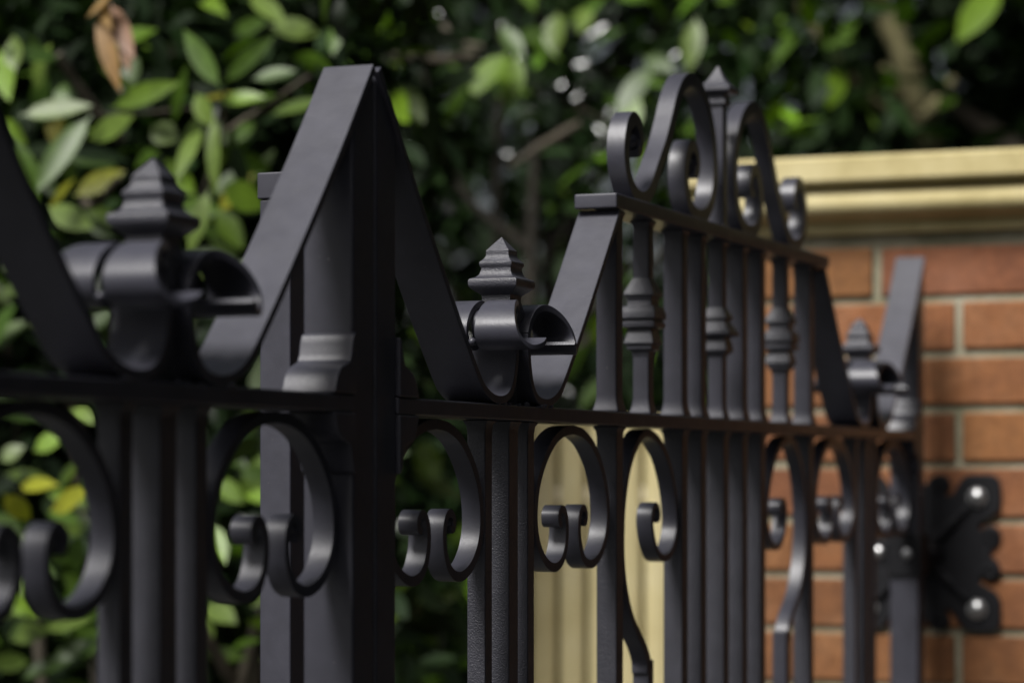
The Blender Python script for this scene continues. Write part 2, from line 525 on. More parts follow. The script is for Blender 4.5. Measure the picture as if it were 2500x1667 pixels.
# ------------------------------------------------------------------ slim post behind the left leaf
pc = at(690, 1152, 2.36); pc.z = 0
post = empty('latch_post', pc, GATE_ROT)
tag(post, 'slim black square post with a flat cap standing behind the left gate leaf', 'post')
bm = bmesh.new(); box(bm, -0.0155, 0.0300, -0.0155, 0.0155, 0, 1.745)
link('shaft', bm, PAINT, post, 0.002)
bm = bmesh.new(); box(bm, -0.0172, 0.0317, -0.0172, 0.0172, 1.7452, 1.769)
link('cap', bm, PAINT, post, 0.0015)

# ------------------------------------------------------------------ brick pier
PS = 1.935                                   # distance of the pier face from the meeting stiles
pier = empty('brick_pier', GATE_ORIGIN + G * PS, GATE_ROT)
tag(pier, 'red brick gate pier with moulded cream stone coping behind the hinge stile', 'pier')
WY0, WY1, DX = -0.2940, 0.3025, 0.5965       # y range (local, towards -N) and depth
top = E + 0.3228
bm = bmesh.new(); box(bm, 0.006, DX - 0.006, WY0 + 0.006, WY1 - 0.006, 0, top + 0.0198)
link('mortar', bm, MORTAR, pier, 0.002)
bm = bmesh.new()
lay = bm.verts.layers.float_color.new('tint')


def brick(x0, x1, y0, y1, z0, z1):
    n0 = len(bm.verts)
    t = max(0.6, 1 + random.gauss(0, 0.10)); g = random.gauss(0, 0.045)
    c = (t, t * (1 + g), t * (1 - g), 1)
    j = lambda: random.uniform(-0.0012, 0.0012)
    box(bm, x0 + j(), x1 + j(), y0 + j(), y1 + j(), z0 + j(), z1 + j())
    bm.verts.ensure_lookup_table()
    for v in bm.verts[n0:]:
        v[lay] = c
        v.co += Vector((j(), j(), j())) * 0.5


k = 0
zt = top
while zt > 0.02:
    z1 = zt; z0 = max(zt - 0.0685, 0.0)
    def course(a, b, off):
        cuts = []; p = a - off
        while p < b:
            u = max(p, a); v = min(p + 0.2283, b)
            if v - u > 0.03: cuts.append((u, v))
            p += 0.2385
        return cuts
    # the two faces parallel to the gate ends, then the two returns
    for u, v in course(-0.3025, 0.2940, 0.0 if k % 2 == 0 else 0.11925):
        for xa in (0.0, DX - 0.1087):
            brick(xa, xa + 0.1087, -v, -u, z0, z1)
    for u, v in course(0.1192, DX - 0.1192, 0.0 if k % 2 else 0.11925):
        for ya in (WY0, WY1 - 0.1087):
            brick(u, v, ya, ya + 0.1087, z0, z1)
    zt -= 0.0795; k += 1
link('brickwork', bm, BRICK, pier, 0.0035, 2, 40)


def ring_moulding(prof, name, parent, mat, bevel=0.0015):
    """profile [(overhang, z)] run around the four sides of the pier, mitred"""
    b = bmesh.new(); rows = []
    for o, z in prof:
        rows.append([b.verts.new(p) for p in ((-o, WY0 - o, z), (DX + o, WY0 - o, z), (DX + o, WY1 + o, z), (-o, WY1 + o, z))])
    for r0, r1 in zip(rows, rows[1:]):
        for i in range(4):
            j = (i + 1) % 4
            b.faces.new((r0[i], r0[j], r1[j], r1[i]))
    b.faces.new(rows[0][::-1]); b.faces.new(rows[-1])
    return link(name, b, mat, parent, bevel, 2, 50)


T0 = E + 0.3430
ring_moulding([(0.006, T0), (0.0095, T0 + 0.002), (0.0095, T0 + 0.0125), (0.0075, T0 + 0.0140)], 'coping_fillet', pier, STONE)
cv = [(0.008, T0 + 0.0142), (0.008, T0 + 0.0175), (0.016, T0 + 0.0180)]
for i in range(15):                          # torus moulding, recessed again under the slab
    a = i / 14
    cv.append((0.020 + 0.018 * a + 0.019 * math.sin(math.pi * a ** 0.8) ** 0.8, T0 + 0.0182 + 0.0430 * a))
cv += [(0.026, T0 + 0.0618)]
ring_moulding(cv + [(0.026, T0 + 0.0690)], 'coping_moulding', pier, STONE, 0)
ring_moulding([(0.046, T0 + 0.0692), (0.056, T0 + 0.0700), (0.060, T0 + 0.0730), (0.060, T0 + 0.1060), (0.056, T0 + 0.1085), (-0.22, T0 + 0.118)], 'coping_slab', pier, STONE, 0.003)

# ------------------------------------------------------------------ ornamental hinge bracket on the pier
hinge = empty('hinge_bracket', GATE_ORIGIN + G * (PS - 0.0008) + Vector((0, 0, E - 0.1150)), GATE_ROT); hinge.scale = (1.06, 1.06, 1.06)
tag(hinge, 'black ornamental hinge plate with curled lobes and shiny bolts fixed to the brick pier', 'hinge')
octant = [(0.0915, 0.0), (0.0932, 0.0055), (0.0985, 0.0085), (0.1035, 0.0150), (0.1055, 0.0225), (0.1040, 0.0300), (0.0985, 0.0355), (0.0910, 0.0375), (0.0840, 0.0350),
          (0.0790, 0.0300), (0.0755, 0.0345), (0.0785, 0.0405), (0.0900, 0.0470), (0.1010, 0.0545), (0.1050, 0.0620), (0.1055, 0.0720), (0.1055, 0.0880), (0.1040, 0.0965), (0.1010, 0.1010)]
quad = octant + [(b, a) for a, b in octant[::-1]][1:] if octant[-1][0] == octant[-1][1] else octant + [(b, a) for a, b in octant[::-1]]
out = []
for q4 in range(4):
    c, s = [(1, 0), (0, 1), (-1, 0), (0, -1)][q4]
    out += [(c * u - s * v, s * u + c * v) for u, v in quad[:-1]]
bm = bmesh.new()
a = [bm.verts.new((-0.006, -u, v)) for u, v in out]; b_ = [bm.verts.new((0.0, -u, v)) for u, v in out]
for i in range(len(a)):
    j = (i + 1) % len(a); bm.faces.new((a[i], a[j], b_[j], b_[i]))
bm.faces.new(a[::-1]); bm.faces.new(b_)
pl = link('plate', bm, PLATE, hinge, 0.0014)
for su in (1, -1):
    for sv in (1, -1):
        bm = bmesh.new()
        pts = [(-0.0085, -su * 0.018, sv * 0.018), (-0.0090, -su * 0.040, sv * 0.040), (-0.0075, -su * 0.066, sv * 0.066)]
        tube(bm, pts, [0.0085, 0.0065, 0.004], 10, 5)
        link('rib', bm, PLATE, pl)
        bm = bmesh.new(); cyl(bm, (-0.0062, -su * 0.0742, sv * 0.0748), (-0.0095, -su * 0.0742, sv * 0.0748), 0.0135, 24)
        blob(bm, (-0.0095, -su * 0.0742, sv * 0.0748), 0.0115, 3, (0.62, 1, 1))
        link('bolt', bm, STEEL, hinge)
        # curled lobes carry a raised spiral
        for (lu, lv) in ((0.0905, 0.0225), (0.0225, 0.0905)):
            bm = bmesh.new()
            sp = []
            for i in range(11):
                an = i * 0.62; rr = 0.0105 - 0.0007 * i
                uu, vv = rr * math.cos(an), rr * math.sin(an)
                sp.append((-0.0065, -su * (lu + uu), sv * (lv + vv)))
            tube(bm, sp, [0.0028] * 11, 8, 3)
            link('lobe_curl', bm, PLATE, pl)
bm = bmesh.new(); blob(bm, (-0.008, 0, 0), 0.030, 4, (0.45, 1, 1))
link('boss', bm, PLATE, hinge)
bm = bmesh.new(); cyl(bm, (-0.012, 0, 0), (-0.069, 0, 0), 0.0095, 20)
link('hinge_pin', bm, PLATE, hinge)
bm = bmesh.new(); cyl(bm, (-0.030, -0.0236, 0), (-0.030, 0.0236, 0), 0.017, 24); blob(bm, (-0.030, -0.0236, 0.003), 0.0075, 3, (1, 0.6, 1))
link('hinge_eye', bm, PLATE, hinge, 0.001)

# ------------------------------------------------------------------ cream board fence beyond the gate
fy = 4.75
fo = at(1225, 1152, fy); fo.z = 0
fence = empty('board_fence', fo, 0.0)
tag(fence, 'cream painted fence of narrow vertical boards glimpsed through the gate scrolls', 'fence')
pitch = 0.0515; nb = 14; ftop = 1.6
bm = bmesh.new(); box(bm, 0, nb * pitch, 0.030, 0.045, 0.02, ftop - 0.02)
link('backing', bm, BACKING, fence)
for zc in (E + (1152 - 1206) / 6378 * fy, 0.35):
    bm = bmesh.new(); box(bm, -0.004, nb * pitch + 0.004, 0.0165, 0.0297, zc - 0.013, zc + 0.013)
    link('rail', bm, PALE, fence, 0.002)
for i in range(nb):
    bm = bmesh.new()
    w = pitch - 0.007; x0 = i * pitch + 0.0035
    prof = []
    for k in range(11):
        an = math.pi * k / 10
        prof.append((x0 + w / 2 - math.cos(an) * w / 2, 0.016 - 0.012 * math.sin(an) ** 0.7))
    lo = [bm.verts.new((x, y, 0.02)) for x, y in prof]; hi = [bm.verts.new((x, y, ftop + random.uniform(-0.004, 0.004))) for x, y in prof]
    for j in range(10): bm.faces.new((lo[j], lo[j + 1], hi[j + 1], hi[j]))
    bm.faces.new((lo[-1], lo[0], hi[0], hi[-1])); bm.faces.new(lo[::-1]); bm.faces.new(hi)
    link('board', bm, BOARD, fence, 0, 2, 50)

# ------------------------------------------------------------------ foliage
def leaf_mesh(name, pos, ax, nor, ln, wd, tint, mat, parent, fine=False):
    """many leaves in one crown mesh. arrays: pos, ax (leaf axis), nor (upper side), length, width, tint"""
    pos = np.asarray(pos, float); ax = np.asarray(ax, float); nor = np.asarray(nor, float)
    ln = np.asarray(ln, float)[:, None]; wd = np.asarray(wd, float)[:, None]; tint = np.asarray(tint, float)
    ax = ax / (np.linalg.norm(ax, axis=1, keepdims=True) + 1e-9)
    sd = np.cross(ax, nor); sd /= np.linalg.norm(sd, axis=1, keepdims=True) + 1e-9
    up = np.cross(sd, ax)
    n = len(pos)
    if fine:
        ts = np.array([0, .07, .2, .36, .54, .72, .88, 1.0]); hw = np.array([.04, .05, .34, .47, .5, .40, .2, .02])
    else:
        ts = np.array([0, .3, .65, 1.0]); hw = np.array([.03, .43, .42, .02])
    m = len(ts)
    curl = rng.uniform(0.02, 0.22, (n, 1)); fold = rng.uniform(0.08, 0.30, (n, 1)); tw = rng.uniform(-0.35, 0.35, (n, 1))
    V = np.zeros((n, m, 3, 3))
    for i, (t, h) in enumerate(zip(ts, hw)):
        mid = pos + ax * ln * t - up * ln * curl * t * t
        s2 = sd * np.cos(tw * t) + up * np.sin(tw * t)
        u2 = up * np.cos(tw * t) - sd * np.sin(tw * t)
        V[:, i, 0] = mid - s2 * wd * h + u2 * wd * h * fold
        V[:, i, 1] = mid
        V[:, i, 2] = mid + s2 * wd * h + u2 * wd * h * fold
    base = (np.arange(n) * m * 3)[:, None, None, None]
    quads = np.array([[[i * 3 + c, i * 3 + c + 1, (i + 1) * 3 + c + 1, (i + 1) * 3 + c] for c in (0, 1)] for i in range(m - 1)])
    F = (base + quads[None]).reshape(-1, 4)
    me = bpy.data.meshes.new(name)
    me.vertices.add(n * m * 3); me.vertices.foreach_set('co', V.reshape(-1))
    me.loops.add(len(F) * 4); me.loops.foreach_set('vertex_index', F.reshape(-1).astype(np.int32))
    me.polygons.add(len(F)); me.polygons.foreach_set('loop_start', (np.arange(len(F)) * 4).astype(np.int32))
    me.polygons.foreach_set('use_smooth', np.ones(len(F), bool))
    at_ = me.attributes.new('tint', 'FLOAT_COLOR', 'POINT')
    rgba = np.concatenate([np.repeat(tint, m * 3, axis=0), np.ones((n * m * 3, 1))], axis=1)
    at_.data.foreach_set('color', rgba.reshape(-1).astype(np.float32))
    me.update(calc_edges=True); me.validate()
    me.materials.append(mat)
    o = bpy.data.objects.new(name, me); COL.objects.link(o)
    if parent: o.parent = parent
    return o


def unit(v): return v / (np.linalg.norm(v, axis=-1, keepdims=True) + 1e-9)


PALETTE = {'deep': (0.010, 0.020, 0.007), 'dark': (0.018, 0.038, 0.010), 'mid': (0.075, 0.145, 0.014), 'bright': (0.165, 0.285, 0.018), 'yellow': (0.40, 0.42, 0.03), 'pale': (0.165, 0.250, 0.045)}


def tints(n, weights):
    keys = list(weights); p = np.array([weights[k] for k in keys], float); p /= p.sum()
    idx = rng.choice(len(keys), n, p=p)
    base = np.array([PALETTE[k] for k in keys])[idx]
    return np.clip(base * rng.uniform(0.75, 1.25, (n, 1)) * rng.uniform(0.92, 1.08, (n, 3)), 0, 1)


def clump_leaves(centres, radii, per, squash=0.8, bias=None):
    """leaf positions on twigs inside leaf clumps; returns pos, axis, normal"""
    P, A, Nn = [], [], []
    for c, r, k in zip(centres, radii, per):
        d = unit(rng.normal(size=(k, 3)))
        rad = r * rng.uniform(0.25, 1, (k, 1)) ** 0.6
        p = np.array(c) + d * rad * np.array((1, 1, squash))
        a = unit(d * 0.8 + rng.normal(scale=0.55, size=(k, 3)) + np.array((0, 0, -0.15)))
        nn = unit(np.array((0, 0, 1.0)) + rng.normal(scale=0.55, size=(k, 3)) + d * 0.35) if bias is None else unit(np.array(bias) + rng.normal(scale=0.30, size=(k, 3)))
        P.append(p); A.append(a); Nn.append(nn)
    return np.concatenate(P), np.concatenate(A), np.concatenate(Nn)


def tree(name, label, cat, base, height, crown, nclump, per, clump_r, leaf_len, weights, bark=BARK, trunk_r=0.11, group=None, lean=(0, 0), limbs=7, keep=None, trunk_pts=None, leafmat=None, bias=None):
    leafmat = leafmat or DULL
    """crown = list of (centre, radii) ellipsoids in world space relative to base"""
    root = empty(name, base)
    tag(root, label, cat, group)
    bm = bmesh.new()
    tp = trunk_pts or [(0, 0, -0.05), (lean[0] * 0.3 + 0.03, lean[1] * 0.3, height * 0.3), (lean[0] * 0.7 - 0.02, lean[1] * 0.7, height * 0.6), (lean[0], lean[1], height * 0.92)]
    tube(bm, tp, np.linspace(trunk_r, trunk_r * 0.25, len(tp)), 12, 6)
    link('trunk', bm, bark, root)
    cs = []
    wts = np.array([a[1][0] * a[1][1] * a[1][2] for a in crown]); wts = wts / wts.sum()
    while len(cs) < nclump:
        c, r = crown[rng.choice(len(crown), p=wts)]
        d = unit(rng.normal(size=3)) * rng.uniform(0.1, 1) ** 0.45
        p = np.array(c) + d * np.array(r)
        if p[2] < 0.1: continue
        if keep is not None and not keep(p + np.array(base)): continue
        cs.append(p)
    cs = np.array(cs)
    tpa = np.array(tp)
    for i in rng.choice(len(cs), min(limbs * 2, len(cs)), replace=False):
        zz = min(max(cs[i][2] * 0.75, 0.2), height * 0.85)
        st = np.array([np.interp(zz, tpa[:, 2], tpa[:, k]) for k in range(3)])
        mid = (st + cs[i]) / 2 + rng.normal(scale=0.08, size=3)
        bm = bmesh.new()
        tube(bm, [st, mid, cs[i]], [trunk_r * 0.32, trunk_r * 0.2, trunk_r * 0.07], 7, 4)
        link('limb', bm, bark, root)
    P, A, Nn = clump_leaves(cs, clump_r * rng.uniform(0.7, 1.3, len(cs)), [int(per * rng.uniform(0.7, 1.3)) for _ in cs], 0.8, bias)
    n = len(P)
    ln = leaf_len * rng.uniform(0.7, 1.25, n)
    leaf_mesh('crown', P, A, Nn, ln, ln * rng.uniform(0.34, 0.46, n), tints(n, weights), leafmat, root)
    return root


# --- the laurel close behind the left leaf: its leading sprigs are set leaf by leaf
lau_base = Vector((-0.66, 4.05, 0))
laurel = empty('laurel_shrub', lau_base)
tag(laurel, 'cherry laurel bush with long glossy leaves close behind the left gate leaf', 'shrub')


def c1(x, y): return (x / 1.88, y / 1.88)
def c4(x, y): return (x / 2.187, 950 + y / 2.187)


SPRIG = [  # (tail, tip, width in photo px, colour, depth)
    (c1(70, 330), c1(58, 175), 52, 'pale', 2.95), (c1(165, 420), c1(195, 235), 60, 'pale', 3.0), (c1(95, 530), c1(385, 485), 56, 'pale', 2.95), (c1(420, 530), c1(165, 830), 66, 'mid', 2.9),
    (c1(405, 640), c1(585, 545), 56, 'pale', 2.95), (c1(515, 495), c1(775, 385), 56, 'bright', 2.95), (c1(1010, 400), c1(850, 160), 52, 'mid', 2.98), (c1(1030, 380), c1(1210, 185), 46, 'mid', 3.05),
    (c1(1060, 155), c1(1200, 95), 42, 'mid', 3.2), (c1(1235, 120), c1(1445, 150), 70, 'pale', 3.25), (c1(1010, 470), c1(1175, 430), 42, 'bright', 3.0), (c1(985, 530), c1(965, 840), 40, 'pale', 2.9),
    (c1(930, 590), c1(810, 745), 42, 'pale', 2.95), (c1(690, 580), c1(800, 640), 66, 'pale', 3.0), (c1(795, 570), c1(835, 335), 36, 'mid', 3.0), (c1(340, 900), c1(540, 790), 56, 'yellow', 3.0),
    (c1(225, 970), c1(320, 835), 32, 'yellow', 3.0), (c1(215, 950), c1(400, 1035), 60, 'pale', 2.95), (c1(900, 900), c1(765, 745), 48, 'bright', 3.0), (c1(1020, 850), c1(1190, 945), 74, 'bright', 3.0),
    (c1(1000, 960), c1(1100, 1120), 58, 'bright', 3.0), (c1(960, 870), c1(860, 1120), 52, 'pale', 2.95), (c1(1140, 455), c1(1300, 435), 36, 'mid', 3.1), (c1(1160, 365), c1(1335, 325), 40, 'mid', 3.1),
    (c1(1090, 660), c1(1150, 540), 40, 'mid', 3.1), (c1(25, 545), c1(105, 650), 40, 'bright', 3.0), (c1(65, 640), c1(160, 880), 60, 'mid', 2.95), (c1(0, 230), c1(30, 420), 56, 'bright', 3.0),
    (c1(250, 420), c1(310, 440), 50, 'mid', 3.05), (c1(900, 430), c1(960, 560), 50, 'pale', 3.0), (c1(1050, 730), c1(1230, 760), 50, 'mid', 3.1), (c1(620, 760), c1(700, 700), 46, 'mid', 3.1),
    (c1(1150, -20), c1(1270, 60), 50, 'pale', 3.2), (c1(905, -30), c1(985, 20), 40, 'bright', 3.2), (c1(1560, 90), c1(1530, 230), 40, 'mid', 3.2), (c1(1800, 420), c1(1860, 540), 62, 'bright', 3.25),
    (c1(1460, 880), c1(1420, 1010), 40, 'mid', 3.0), (c1(830, 1090), c1(900, 990), 36, 'bright', 3.0),
    (c4(20, 560), c4(150, 690), 52, 'yellow', 2.9), (c4(270, 650), c4(450, 545), 58, 'yellow', 2.9), (c4(110, 520), c4(240, 490), 40, 'yellow', 3.0), (c4(180, 330), c4(330, 240), 50, 'bright', 3.0),
    (c4(0, 380), c4(110, 310), 46, 'pale', 3.0), (c4(380, 110), c4(480, 160), 44, 'pale', 3.0), (c4(0, 1090), c4(160, 1190), 46, 'bright', 3.0), (c4(50, 1310), c4(230, 1290), 56, 'pale', 3.0),
    (c4(240, 1270), c4(430, 1220), 50, 'pale', 3.0), (c4(300, 700), c4(420, 760), 50, 'pale', 3.05), (c4(1150, 480), c4(1280, 590), 50, 'bright', 3.05), (c4(1120, 720), c4(1190, 900), 52, 'bright', 3.0),
    (c4(1090, 1150), c4(1230, 1220), 60, 'pale', 3.0), (c4(1150, 330), c4(1300, 380), 40, 'mid', 3.1), (c4(560, 1300), c4(600, 1450), 50, 'mid', 3.1)]
for k in range(30):
    x, y = random.uniform(-20, 290) if k % 3 else random.uniform(500, 660), random.uniform(1010, 1690)
    an = random.uniform(0, 6.28); l_ = random.uniform(60, 105)
    SPRIG.append(((x, y), (x + l_ * math.cos(an), y + l_ * math.sin(an) * 0.7), random.uniform(30, 46), random.choice(('bright', 'mid', 'mid', 'bright', 'mid') if y < 1300 else ('bright', 'pale', 'mid', 'mid')), random.uniform(2.95, 3.2)))
LY = 1.33
P, A, Nn, Ln, Wd, Ti = [], [], [], [], [], []
view = np.array((0, -1.0, 0))
for tail, tip, w, col, Y in SPRIG:
    a = np.array(at(*tail, Y * LY + random.uniform(-0.03, 0.05))); b = np.array(at(*tip, Y * LY + random.uniform(-0.06, 0.02)))
    P.append(a - np.array(lau_base)); A.append(b - a); Ln.append(np.linalg.norm(b - a) * 1.12); Wd.append(w / 6378 * Y * LY * 1.02)
    Nn.append(unit(view + np.array((-0.25, 0, 0.45)) + rng.normal(scale=0.22, size=3)))
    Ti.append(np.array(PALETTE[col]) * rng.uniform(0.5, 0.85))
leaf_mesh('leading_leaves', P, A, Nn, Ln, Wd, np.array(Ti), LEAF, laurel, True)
# the bulk of the laurel behind them; shade inside put into dark tints
P, A, Nn, Ln, Wd, Ti = [], [], [], [], [], []
for i in range(170):
    x, y = rng.uniform(-120, 980), rng.choice((rng.uniform(60, 900), rng.uniform(950, 1700)))
    Y = rng.uniform(3.95, 4.25)
    an = rng.uniform(0, 2 * math.pi); L_ = rng.uniform(0.06, 0.10)
    a = np.array(at(x, y, Y)); d = np.array((math.cos(an), rng.uniform(-0.5, 0.3), math.sin(an) * 0.8))
    P.append(a - np.array(lau_base)); A.append(d); Ln.append(L_); Wd.append(L_ * rng.uniform(0.36, 0.46))
    Nn.append(unit(view + np.array((-0.25, 0, 0.6)) + rng.normal(scale=0.5, size=3)))
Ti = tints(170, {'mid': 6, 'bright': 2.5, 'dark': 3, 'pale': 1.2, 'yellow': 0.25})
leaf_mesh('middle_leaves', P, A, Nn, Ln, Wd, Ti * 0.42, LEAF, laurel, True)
cs, cr = [], []
for i in range(90):
    p = at(rng.uniform(-260, 1000), rng.uniform(-160, 1900), rng.uniform(4.3, 4.8))
    if p.z < 0.12: continue
    cs.append(np.array(p - lau_base)); cr.append(rng.uniform(0.10, 0.20))
P, A, Nn = clump_leaves(cs, cr, [50] * len(cs))
n = len(P); ln = 0.08 * rng.uniform(0.7, 1.3, n)
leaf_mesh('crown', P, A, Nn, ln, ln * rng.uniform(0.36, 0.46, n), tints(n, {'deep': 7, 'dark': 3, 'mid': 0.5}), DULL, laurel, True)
for i in range(9):
    bm = bmesh.new()
    q = np.array((rng.uniform(-0.15, 0.15), rng.uniform(0, 0.25), -0.03))
    e = cs[rng.integers(len(cs))]
    tube(bm, [q, q * 0.5 + e * 0.4 + np.array((0, 0, 0.25)), e], [0.017, 0.012, 0.005], 8, 6)
    link('stem', bm, BARK, laurel)
B = np.array(lau_base)
for (x0, y0), (x1, y1), Y, r in ((c1(1420, 350), c1(1050, 600), 3.05, 0.0045), (c1(380, 500), c1(560, 520), 3.0, 0.003), (c1(270, 250), c1(560, 640), 3.1, 0.009), (c1(540, 820), c1(380, 920), 2.98, 0.006),
                                (c1(1030, 420), c1(930, 900), 3.0, 0.0035), (c4(940, 1150), c4(1250, 1560), 3.05, 0.010), (c1(540, 520), c1(870, 500), 3.02, 0.0028)):
    Y *= LY; s_, e_ = np.array(at(x0, y0, Y)) - B, np.array(at(x1, y1, Y + 0.1)) - B
    bm = bmesh.new()
    tube(bm, [s_, (s_ + e_) / 2 + rng.normal(scale=0.008, size=3), e_], [r * 0.8, r, r * 1.2], 8, 5)
    link('twig', bm, BARK, laurel)
# withered leaves hanging at the top
P, A, Nn, Ln, Wd, Ti = [], [], [], [], [], []
for tail, tip, w, col in ((c1(455, 50), c1(525, 385), 50, (0.252, 0.14, 0.042)), (c1(510, 20), c1(600, 260), 52, (0.238, 0.133, 0.084)), (c1(400, 80), c1(520, -40), 40, (0.28, 0.175, 0.063)), (c1(560, 120), c1(590, 330), 34, (0.16, 0.08, 0.04)), (c1(470, -10), c1(500, 130), 40, (0.294, 0.182, 0.07))):
    a = np.array(at(*tail, 3.7)); b = np.array(at(*tip, 3.65))
    P.append(a - B); A.append(b - a); Ln.append(np.linalg.norm(b - a)); Wd.append(w / 6378 * 3.7)
    Nn.append(unit(view + np.array((-0.3, 0, 0.4)) + rng.normal(scale=0.3, size=3))); Ti.append(col)
o = leaf_mesh('withered_leaves', P, A, Nn, Ln, Wd, np.array(Ti), DRY, laurel, True)
o['label'] = 'withered brown leaves hanging at the top of the laurel'

# --- trees and bushes further back; high crowns out of view shaped to shade them
W1 = {'deep': 5, 'dark': 6, 'mid': 2.2, 'bright': 0.5}
W2 = {'deep': 9, 'dark': 5, 'mid': 0.35}
bush_base = Vector((0.05, 5.6, 0))
bush = tree('leafy_bush', 'fresh green bush with thin lit leaves behind the middle of the gate', 'bush', bush_base, 2.4,
     [((0, 0, 0.75), (0.7, 0.45, 0.75)), ((0.40, 0, 2.05), (0.42, 0.35, 0.5)), ((-0.25, 0, 2.5), (0.4, 0.3, 0.25))], 95, 38, 0.17, 0.09, {'deep': 5, 'dark': 4, 'mid': 1.6, 'bright': 0.3}, bark=DARKBARK, trunk_r=0.04, limbs=5)
P, A, Nn, Ln, Wd, Ti = [], [], [], [], [], []
D_ = 0.9408
for tail, tip, w_, col, Y in (((1165, 120), (1085, 215), 60, 'bright', 4.7), ((1185, 125), (1165, 225), 56, 'bright', 4.75), ((1150, 60), (1195, 120), 40, 'mid', 4.8), ((1180, 90), (1250, 75), 36, 'mid', 4.9),
                              ((910, 200), (965, 270), 56, 'pale', 4.4), ((1010, 300), (1060, 200), 36, 'mid', 4.8), ((1500, 150), (1420, 240), 50, 'mid', 5.2), ((1460, 215), (1440, 300), 46, 'bright', 5.3),
                              ((1600, 40), (1580, 150), 44, 'pale', 5.2), ((1280, 30), (1270, 110), 56, 'pale', 5.3), ((1350, 20), (1330, 60), 40, 'pale', 5.3), ((1480, 130), (1540, 160), 40, 'mid', 5.3),
                              ((1450, 180), (1560, 190), 46, 'mid', 5.3), ((1560, 320), (1600, 260), 44, 'mid', 5.2), ((1590, 300), (1620, 380), 46, 'bright', 5.2), ((1470, 420), (1500, 330), 40, 'bright', 5.2), ((1555, 480), (1590, 400), 44, 'bright', 5.2),
                              ((960, 1010), (1000, 1090), 60, 'bright', 4.6), ((940, 1080), (1050, 1130), 40, 'pale', 4.7), ((950, 1330), (930, 1420), 60, 'bright', 4.6), ((960, 800), (985, 880), 56, 'bright', 4.7), ((1390, 860), (1340, 930), 40, 'mid', 4.9),
                              ((930, 1390), (1040, 1360), 34, 'pale', 4.7), ((1010, 1180), (950, 1260), 44, 'mid', 4.7), ((1290, 880), (1330, 800), 40, 'mid', 4.9), ((1360, 800), (1380, 720), 36, 'bright', 4.9)):
    a = np.array(at(tail[0] / D_, tail[1] / D_, Y)); b = np.array(at(tip[0] / D_, tip[1] / D_, Y - 0.05))
    P.append(a - np.array(bush_base)); A.append(b - a); Ln.append(np.linalg.norm(b - a) * 1.1); Wd.append(w_ / D_ / 6378 * Y * 1.1)
    Nn.append(unit(view + np.array((-0.25, 0, 0.5)) + rng.normal(scale=0.25, size=3))); Ti.append(np.array(PALETTE[col]) * rng.uniform(0.5, 0.75))
leaf_mesh('leading_leaves', P, A, Nn, Ln, Wd, np.array(Ti), LEAF, bush, True)
for a, b, Y, r in (((890, 130), (1090, 128), 5.0, 0.010), ((1170, 385), (1330, 285), 5.2, 0.009), ((1110, 110), (1020, 60), 5.0, 0.007), ((1480, 460), (1420, 330), 5.3, 0.009), ((1330, 250), (1480, 330), 5.3, 0.006)):
    p0 = np.array(at(a[0] / D_, a[1] / D_, Y)) - np.array(bush_base); p1 = np.array(at(b[0] / D_, b[1] / D_, Y + 0.1)) - np.array(bush_base)
    bm = bmesh.new()
    tube(bm, [p0, (p0 + p1) / 2 + rng.normal(scale=0.01, size=3), p1], [r * 0.7, r, r], 8, 5)
    link('branch', bm, BARK, bush)
tree('evergreen_tree', 'dark evergreen tree rising behind the laurel on the left', 'tree', (-1.3, 6.2, 0), 5.2,
     [((0, 0, 1.8), (1.2, 0.8, 1.7)), ((-0.9, -0.3, 3.9), (1.5, 1.5, 0.9))], 260, 80, 0.28, 0.10, W2, trunk_r=0.12)
tree('evergreen_tree', 'dark evergreen tree behind the meeting stiles with sky glinting through its crown', 'tree', (0.15, 8.6, 0), 5.4,
     [((-0.2, 0, 0.95), (1.5, 0.6, 0.95)), ((0.2, -0.6, 4.2), (2.0, 2.0, 1.0))], 300, 80, 0.30, 0.11, W1, bark=DARKBARK, trunk_r=0.10)
mb = Vector((1.95, 7.0, 0)); MB_ = np.array(mb)
def rel(x, y, Y): return tuple(np.array(at(x, y, Y)) - MB_)
mossy = tree('mossy_tree', 'shaded tree with a mossy forked limb showing above the stone coping', 'tree', mb, 5.5,
     [((0.0, 1.0, 2.2), (1.3, 0.6, 1.9)), ((0.3, -0.1, 4.1), (1.9, 1.8, 1.0))], 280, 80, 0.28, 0.10, W2, bark=BARK, trunk_r=0.17,
     trunk_pts=[(0, 0, -0.05), (-0.25, 0.0, 1.2), (-0.36, 0.0, 2.1), (-0.50, -0.1, 2.9), (-0.75, -0.2, 4.6)])
bm = bmesh.new()
tube(bm, [rel(2290, 430, 6.75), rel(2255, 300, 6.65), rel(2215, 160, 6.6), rel(2150, 10, 6.6), rel(2060, -160, 6.5)], [0.034, 0.034, 0.032, 0.030, 0.026], 12, 6)
tube(bm, [rel(2250, 285, 6.62), rel(2285, 255, 6.6), rel(2330, 190, 6.6)], [0.022, 0.018, 0.010], 10, 5)
tube(bm, [rel(2235, 270, 6.65), rel(2185, 215, 6.6), rel(2155, 160, 6.6)], [0.020, 0.016, 0.008], 10, 5)
tube(bm, [rel(2240, 320, 6.65), rel(2120, 240, 6.5), rel(2030, 130, 6.4), rel(1950, 10, 6.4)], [0.018, 0.014, 0.011, 0.010], 10, 5)
link('mossy_limb', bm, MOSSY, mossy)
P, A, Nn, Ln, Wd, Ti = [], [], [], [], [], []
